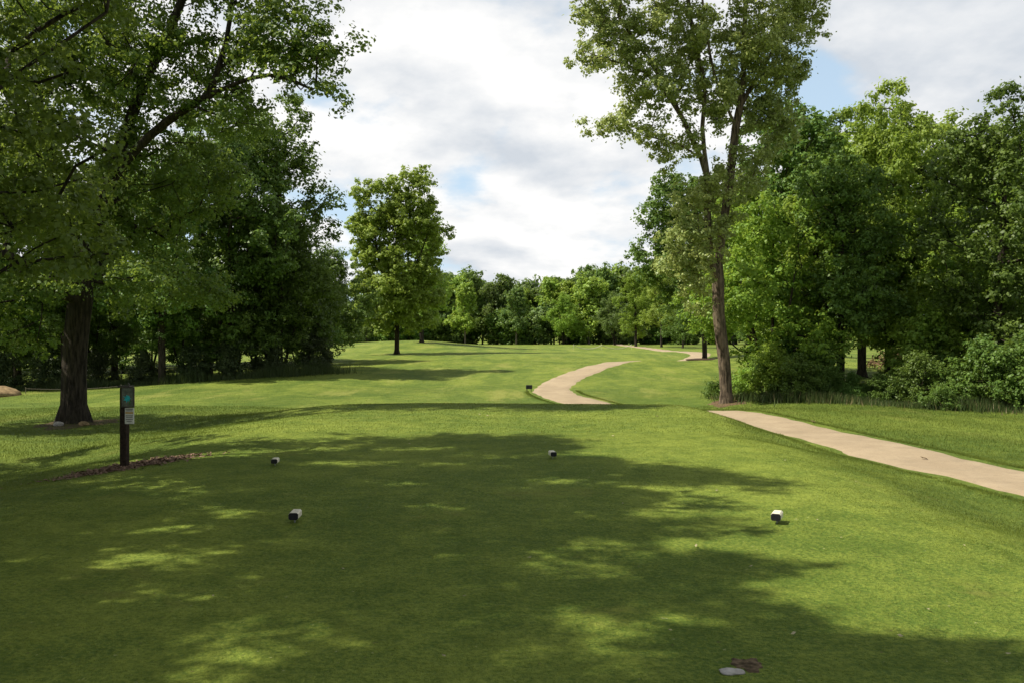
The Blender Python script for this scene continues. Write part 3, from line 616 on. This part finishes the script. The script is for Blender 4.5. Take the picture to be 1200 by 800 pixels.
# field trees far behind the woods close the view sideways
for px, d, s in ((960, 130, 1.0), (1010, 126, .95), (1060, 130, 1.0), (1115, 125, .95), (1170, 128, 1), (1230, 120, 1), (350, 170, .85), (300, 165, .9), (250, 168, .9), (200, 160, .9), (150, 165, .9), (100, 160, .9), (50, 165, .95), (0, 160, .9), (-60, 160, .9)):
    place(FA, px, d, s, px*.3, 'one of the distant trees glimpsed through gaps in the side woods', 'distant trees behind the side woods')
# undergrowth weeds along both wood edges
M_WEED = leafmat('weed_blades', (.028, .052, .012), (.080, .110, .028), (.08, .11, .02), .2)
M_DRY = leafmat('dry_blades', (.12, .095, .045), (.26, .21, .11), (.2, .16, .07), .25)
def weeds(pts, n, wid, h, seed, label, mat):
    r2 = np.random.default_rng(seed); c = catmull(pts, .3); k = r2.integers(0, len(c), n); q = c[k]+r2.normal(0, wid, (n, 2))
    kk = path_dist(q[:, 0], q[:, 1]) > 1.25; q = q[kk]
    pat = .5+.5*np.sin(q[:, 0]*1.1+2*np.sin(q[:, 1]*.9)); return blades('undergrowth', q[:, 0], q[:, 1], h*(.45+.75*pat), .022, seed, label, mat, .5, False)
eR = [P(x, 400, d)[:2] for x, d in ((862, 29.6), (900, 27.9), (950, 26.8), (1010, 26), (1070, 25.3), (1130, 24.6), (1190, 24), (1280, 23))]
weeds(eR, 15000, .40, .30, 301, 'tall green weeds along the foot of the right wood', M_WEED)
weeds(eR, 1300, .5, .30, 302, 'dry straw coloured stalks among the weeds under the right wood', M_DRY)
eL = [P(x, 400, d)[:2] for x, d in ((-40, 42), (60, 42.5), (160, 43), (260, 43.5), (330, 44.5), (385, 46))]
weeds(eL, 16000, .7, .55, 303, 'shaded weeds along the foot of the left wood', M_WEED)
# ------------------------------------------------------------------ tee markers
M_WHITE = plain('marker_paint', (.66, .61, .47), .6, .16, 45); M_BLACK = plain('marker_black', (.012, .012, .014), .6, .3, 60); M_STEEL = plain('spike_steel', (.3, .3, .28), .4, .1)
def marker():
    e = empty('tee_marker', (0, 0, 0)); b = MB()
    w, hh, c = .043, .032, .013; z0 = .034+hh
    pts = [(-w+c, z0-hh), (w-c, z0-hh), (w, z0-hh+c), (w, z0+hh-c), (w-c, z0+hh), (-w+c, z0+hh), (-w, z0+hh-c), (-w, z0-hh+c)]
    b.prism_y(pts, -.05, .12); b.build('block', M_WHITE, e)
    f = MB(); q = [((x)*.97, (z-z0)*.95+z0-.001) for x, z in pts]; f.prism_y(q, -.0535, -.0502); f.build('end_face', M_BLACK, e)
    s = MB(); s.tube([(0, .02, -.05), (0, .02, .037)], .006, 8); s.build('spike', M_STEEL, e); return e
mk = marker()
for i, (px, py, rz, sc, lab) in enumerate(((345, 609, .06, 1, 'near left white tee marker with black face, in the shade'), (910, 608, -.42, 1, 'near right white tee marker with black face, in full sun'),
                                  (322, 541, .1, .95, 'far left pale tee marker, close to the sign post'), (648, 533, .15, 1.0, 'far tee marker near the middle of the picture, in half shade'))):
    o = mk if i == 0 else copy_tree(mk); d = 1.6/(py+4-400)*1000; x = (px-600)/1000*d; o.location = (x, d, gz(x, d)); o.rotation_euler = (0, 0, rz); o.scale = (sc,)*3
    tag(o, lab, 'tee marker', 'tee markers on the mown tee')
# ------------------------------------------------------------------ sign post
d = 11.5; x = P(146, 400, d)[0]; zb = gz(x, d)
M_POST = plain('post_wood', (.030, .020, .014), .8, .4, 25, .15); M_BOARD = plain('board_frame', (.055, .045, .036), .6, .3, 30); M_MAPBG = plain('map_ground', (.12, .13, .10), .5, .35, 22)
M_TEAL = plain('map_teal', (.02, .42, .46), .5, .25, 40); M_PLATE = plain('plate_white', (.62, .60, .55), .5, .06, 30); M_INK = plain('plate_ink', (.10, .09, .08), .6, .2); M_OR = plain('plate_orange', (.50, .30, .08), .6, .1); M_GREEN = plain('map_green', (.05, .16, .04), .6, .3)
sg = empty('sign_post', (x, d, zb), R(-6)); tag(sg, 'dark wooden post carrying a teal hole map and a small white notice', 'sign post')
b = MB(); b.box((0, 0, .49), (.092, .092, 1.16), .008); b.build('post', M_POST, sg)
b = MB(); b.box((.02, -.005, 1.085), (.17, .13, .022), .005); b.build('cap', M_BOARD, sg)
bd = MB(); bd.box((.088, -.068, .945), (.178, .028, .275), .005); bo = bd.build('map_board', M_BOARD, sg)
b = MB(); b.box((.088, -.0835, .945), (.150, .003, .245)); b.build('map_panel', M_MAPBG, bo)
b = MB(); rr = random.Random(8); pts = []
for k in range(14):
    a = 2*math.pi*k/14; q = (.062 if k % 2 == 0 else .034)*rr.uniform(.75, 1.15); pts.append((.088+math.cos(a)*q*.95, .93+math.sin(a)*q))
b.prism_y(pts[::-1] if False else pts, -.0875, -.0852); b.build('map_picture', M_TEAL, bo)
b = MB(); b.prism_y([(.105, .85), (.13, .86), (.135, .9), (.115, .89)], -.0875, -.0852); b.build('map_fairway', M_GREEN, bo)
b = MB(); b.box((.105, -.060, .695), (.128, .012, .215), .003); pl = b.build('notice_plate', M_PLATE, sg)
b = MB()
NL = ((.785, .10), (.765, .085), (.700, .10), (.680, .09), (.650, .10), (.625, .07))
for zz, ww in NL:
    b = MB(); b.box((.105, -.0672, zz), (ww, .002, .008)); b.build('notice_line', M_INK, pl)
b = MB(); b.box((.105, -.0672, .737), (.108, .002, .022)); b.build('notice_band', M_OR, pl)
b = MB(); b.tube([(-.01, -.03, .99), (.01, -.0, 1.115), (.05, 0, 1.13), (.09, -.03, 1.10)], .006, 6); b.build('wire_hook', M_BOARD, sg)
# wood chips at its foot: nobody could count them
M_CHIP = plain('wood_chips', (.19, .125, .085), .9, .5, 30, .1)
rg = np.random.default_rng(9); n = 2600
cx = x+.05+rg.normal(0, .33, n); cy = d+.02+(cx-x)*.62+rg.normal(0, .22, n); czz = ground(cx, cy)+.012
a = rg.uniform(0, 6.28, n); L = rg.uniform(.012, .04, n); wd = rg.uniform(.005, .012, n); tz = rg.normal(0, .25, n)
ax = np.stack([np.cos(a), np.sin(a), tz], 1)*L[:, None]; sd = np.stack([-np.sin(a), np.cos(a), rg.normal(0, .3, n)], 1)*wd[:, None]; c = np.stack([cx, cy, czz], 1)
V = np.stack([c-ax-sd, c+ax-sd, c+ax+sd, c-ax+sd], 1).reshape(-1, 3)
o = mesh_np('wood_chips', V, np.arange(4*n).reshape(-1, 4), M_CHIP); tag(o, 'scattered brown wood chips round the foot of the sign post', 'wood chips', kind='stuff')
# ------------------------------------------------------------------ rocks, mounds, mulch
def rock(name, loc, dims, seed, mat, label, cat, rough=.12, seg=28):
    r2 = np.random.default_rng(seed); ph = r2.uniform(0, 6.28, 12)
    u = np.linspace(0, 2*np.pi, seg, endpoint=False); v = np.linspace(.02, np.pi-.02, seg//2)
    U, Vv = np.meshgrid(u, v); n = np.stack([np.cos(U)*np.sin(Vv), np.sin(U)*np.sin(Vv), np.cos(Vv)], -1).reshape(-1, 3)
    s = 1+rough*(np.sin(n[:, 0]*3+ph[0])*np.sin(n[:, 1]*4+ph[1])+.6*np.sin(n[:, 2]*5+n[:, 0]*6+ph[2])+.35*np.sin(n[:, 1]*11+ph[3]+n[:, 0]*7))
    Vt = n*s[:, None]*np.array(dims); k = seg; rws = seg//2; F = []
    for i in range(rws-1):
        for j in range(k): F.append((i*k+j, (i+1)*k+j, (i+1)*k+(j+1) % k, i*k+(j+1) % k))
    o = mesh_np(name, Vt, np.array(F), mat, smooth=True); o.location = loc; tag(o, label, cat); return o
def patch(name, cx, cy, rx, ry, mat, label, seed, lift=.012):
    r2 = np.random.default_rng(seed); ph = r2.uniform(0, 6.28, 6); V = []; F = []; ns, nr_ = 48, 6
    for i in range(nr_+1):
        for k in range(ns):
            a = 6.283*k/ns; w = 1+.16*math.sin(3*a+ph[0])+.12*math.sin(5*a+ph[1])+.08*math.sin(9*a+ph[2])+r2.uniform(-.05, .05)*(i == nr_)
            x_, y_ = cx+math.cos(a)*rx*w*(i+.01)/nr_, cy+math.sin(a)*ry*w*(i+.01)/nr_; V.append((x_, y_, lift if i < nr_ else -.01))
            if i < nr_: F.append((i*ns+k, (i+1)*ns+k, (i+1)*ns+(k+1) % ns, i*ns+(k+1) % ns))
    V = np.array(V); V[:, 2] += ground(V[:, 0], V[:, 1])+r2.uniform(-.002, .003, len(V)); o = mesh_np(name, V, np.array(F), mat, smooth=True); tag(o, label, 'soil patch', kind='structure'); return o
M_STONE = plain('pale_stone', (.40, .37, .33), .8, .3, 12, .2); M_SOIL = plain('bare_soil', (.12, .085, .05), .95, .5, 30, .1); M_TAN = plain('tan_mound', (.26, .185, .10), .95, .35, 5, .1)
d = 4.12; xx = P(858, 400, d)[0]
rock('stone', (xx, d, gz(xx, d)+.004), (.065, .036, .014), 3, M_STONE, 'flat pale stone set in bare soil at the bottom of the picture', 'stone')
xx2 = P(876, 400, 4.22)[0]; patch('soil', xx2, 4.22, .085, .10, M_SOIL, 'dark bare soil scar beside the flat pale stone', 4, .003)
p = P(-8, 458, 36); rock('sand_mound', (p[0], p[1], gz(p[0], p[1])+.05), (1.0, .8, .42), 6, M_TAN, 'tan heap at the left edge of the picture before the wood', 'heap', .10)
p = P(826, 417, 60); rock('mulch', (p[0], p[1], gz(p[0], p[1])+.02), (1.35, 1.3, .12), 7, plain('mulch', (.05, .032, .02), .95, .4, 20, .1), 'dark mulch ring round the trunk of the dense round tree', 'mulch', .05)
p = P(852, 471, 28); patch('soil', p[0], p[1], .62, .9, plain('leaf_litter', (.13, .085, .05), .95, .5, 25, .1), 'brown leaf litter round the foot of the leaning trunk', 8)
bx, by = P(88, 495, 22)[:2]; patch('soil', bx+.1, by-.2, .95, 1.3, plain('root_litter', (.085, .06, .035), .95, .5, 25, .1), 'bare brown earth round the roots of the huge tree', 9)
for i, (px, py) in enumerate(((68, 497), (98, 496))):
    d = 21.2; xx = P(px, 400, d)[0]; rock('stone', (xx, d, gz(xx, d)+.05), (.12, .1, .07), 30+i, M_STONE if i == 0 else M_TAN, ('small grey stone left of the huge trunk', 'small tan stone at the front of the huge trunk')[i], 'stone')
# brown dead brush pile in the sunlit gap of the right wood
d = 45; c0 = P(1052, 396, d); br = MB(); rr = random.Random(12)
zb = gz(c0[0], d)
for k in range(340):
    a = rr.uniform(0, 6.28); q = rr.uniform(0, 1)**.6*1.6; h0 = max(0, (1.45-q*.75))*rr.uniform(.2, 1); p0 = Vector((math.cos(a)*q, math.sin(a)*q*.7, h0))
    dr = Vector((rr.gauss(0, 1), rr.gauss(0, 1), rr.gauss(0, .45))).normalized()*rr.uniform(.3, .9)
    br.tube([p0-dr/2, p0+Vector((0, 0, .06)), p0+dr/2], [.02, .015, .006], 4)
o = br.build('brush_pile', plain('dead_brush', (.24, .15, .09), .9, .4, 8, .1)); o.location = (c0[0], d, zb); tag(o, 'brown heap of dead branches in the sunlit gap of the right wood', 'brush pile')
# ------------------------------------------------------------------ yardage box, ropes, stakes
M_BOX = plain('dark_box', (.025, .028, .035), .5, .2); d = 36.5; xx = P(620, 400, d)[0]
e = empty('yardage_sign', (xx, d, gz(xx, d)), R(8)); tag(e, 'small dark plaque low in the grass left of the path bend', 'yardage sign')
b = MB(); b.box((0, 0, .20), (.27, .05, .17), .01); b.build('plaque', M_BOX, e)
for sgn in (-1, 1):
    b = MB(); b.box((sgn*.09, 0, .03), (.025, .025, .19)); b.build('leg', M_BOX, e)
M_ROPE = plain('rope_pale', (.62, .60, .42), .8, .1)
def rope(pts, sag, rad, label, name='rope', mat=M_ROPE, n=14, stakes=True, sh=.5):
    b = MB(); line = []
    tops = [Vector((x_, y_, gz(x_, y_)+sh)) for x_, y_ in pts]
    for a_, c_ in zip(tops, tops[1:]):
        for k in range(n):
            t_ = k/n; q_ = a_.lerp(c_, t_); q_.z -= sag*4*t_*(1-t_); q_.z = max(q_.z, gz(q_.x, q_.y)+rad*1.5); line.append(q_)
    line.append(tops[-1]); b.tube(line, rad, 6); o = b.build(name, mat); tag(o, label, 'rope')
    if stakes:
        for i_, t_ in enumerate(tops):
            s = MB(); g_ = gz(t_.x, t_.y); s.tube([(t_.x, t_.y, g_-.1), (t_.x, t_.y, t_.z+.03)], .015, 6); s.tube([(t_.x, t_.y, t_.z+.03), (t_.x, t_.y, t_.z+.06)], [.022, .012], 6)
            q_ = s.build('rope_stake', mat); yield q_
st = list(rope([P(672, 400, 92)[:2], P(705, 400, 94)[:2], P(740, 400, 99)[:2]], .42, .035, 'pale rope hanging in two swags on the fairway before the distant path'))
for o, lab in zip(st, ('left thin stake of the swagged fairway rope', 'middle thin stake of the swagged fairway rope', 'right thin stake of the swagged fairway rope near the distant path')): tag(o, lab, 'stake', 'stakes of the fairway rope')
st = list(rope([P(30, 400, 38)[:2], P(142, 400, 37)[:2]], .08, .007, 'thin rope strung level behind the huge trunk', mat=plain('rope_grey', (.16, .14, .10), .8, .1), sh=.22))
for o, lab in zip(st, ('thin stake holding the rope left of the huge trunk', 'thin stake holding the rope behind the sign post')): tag(o, lab, 'stake', 'stakes of the left rope')
# ------------------------------------------------------------------ small litter on the grass
M_BIT = plain('dry_leaf', (.36, .31, .18), .7, .25, 20); rr = random.Random(4)
bits = [(562, 486), (571, 488), (786, 741), (816, 640), (958, 609), (920, 540), (770, 488), (402, 668), (545, 700), (1055, 748), (1088, 716), (1003, 560), (730, 590), (690, 560), (480, 520), (250, 700), (880, 664), (1130, 640), (620, 655), (840, 575), (1180, 770), (930, 745), (520, 770), (986, 630), (660, 500), (718, 512)]
b = MB(); L = .022; b.add([(-L, 0, .004), (-L*.3, L*.5, .010), (L*.4, L*.45, .006), (L*1.1, 0, .012), (L*.3, -L*.5, .005), (-L*.4, -L*.4, .011), (0, 0, .014)], [(0, 5, 6), (5, 4, 6), (4, 3, 6), (3, 2, 6), (2, 1, 6), (1, 0, 6)])
lf = b.build('fallen_leaf', M_BIT)
for i, (px, py) in enumerate(bits):
    o = lf if i == 0 else lf.copy()
    if i: COL.objects.link(o)
    d = 1.6/(py-400)*1000; xx = (px-600)/1000*d; o.location = (xx, d, gz(xx, d)+.010); o.rotation_euler = (rr.uniform(-.3, .3), rr.uniform(-.3, .3), rr.uniform(0, 6)); o.scale = (rr.uniform(.5, 1.0)*(1 if d < 12 else 2),)*3
    tag(o, 'tiny dry pale leaf lying loose on the mown grass of the tee', 'leaf', 'dry leaves on the tee')
for i, (px, py, lab) in enumerate(((953, 497, 'dark leaf lying on the near path'), (1083, 541, 'dark twig-like leaf on the path nearer the camera'))):
    o = lf.copy(); COL.objects.link(o); d = 1.97/(py-400)*1000; xx = (px-600)/1000*d; o.location = (xx, d, gz(xx, d)+.03); o.scale = (3, 2, 2); o.material_slots[0].link = 'OBJECT'; o.material_slots[0].material = M_SOIL
    tag(o, lab, 'leaf', 'dark leaves on the path')
bpy.context.view_layer.update()
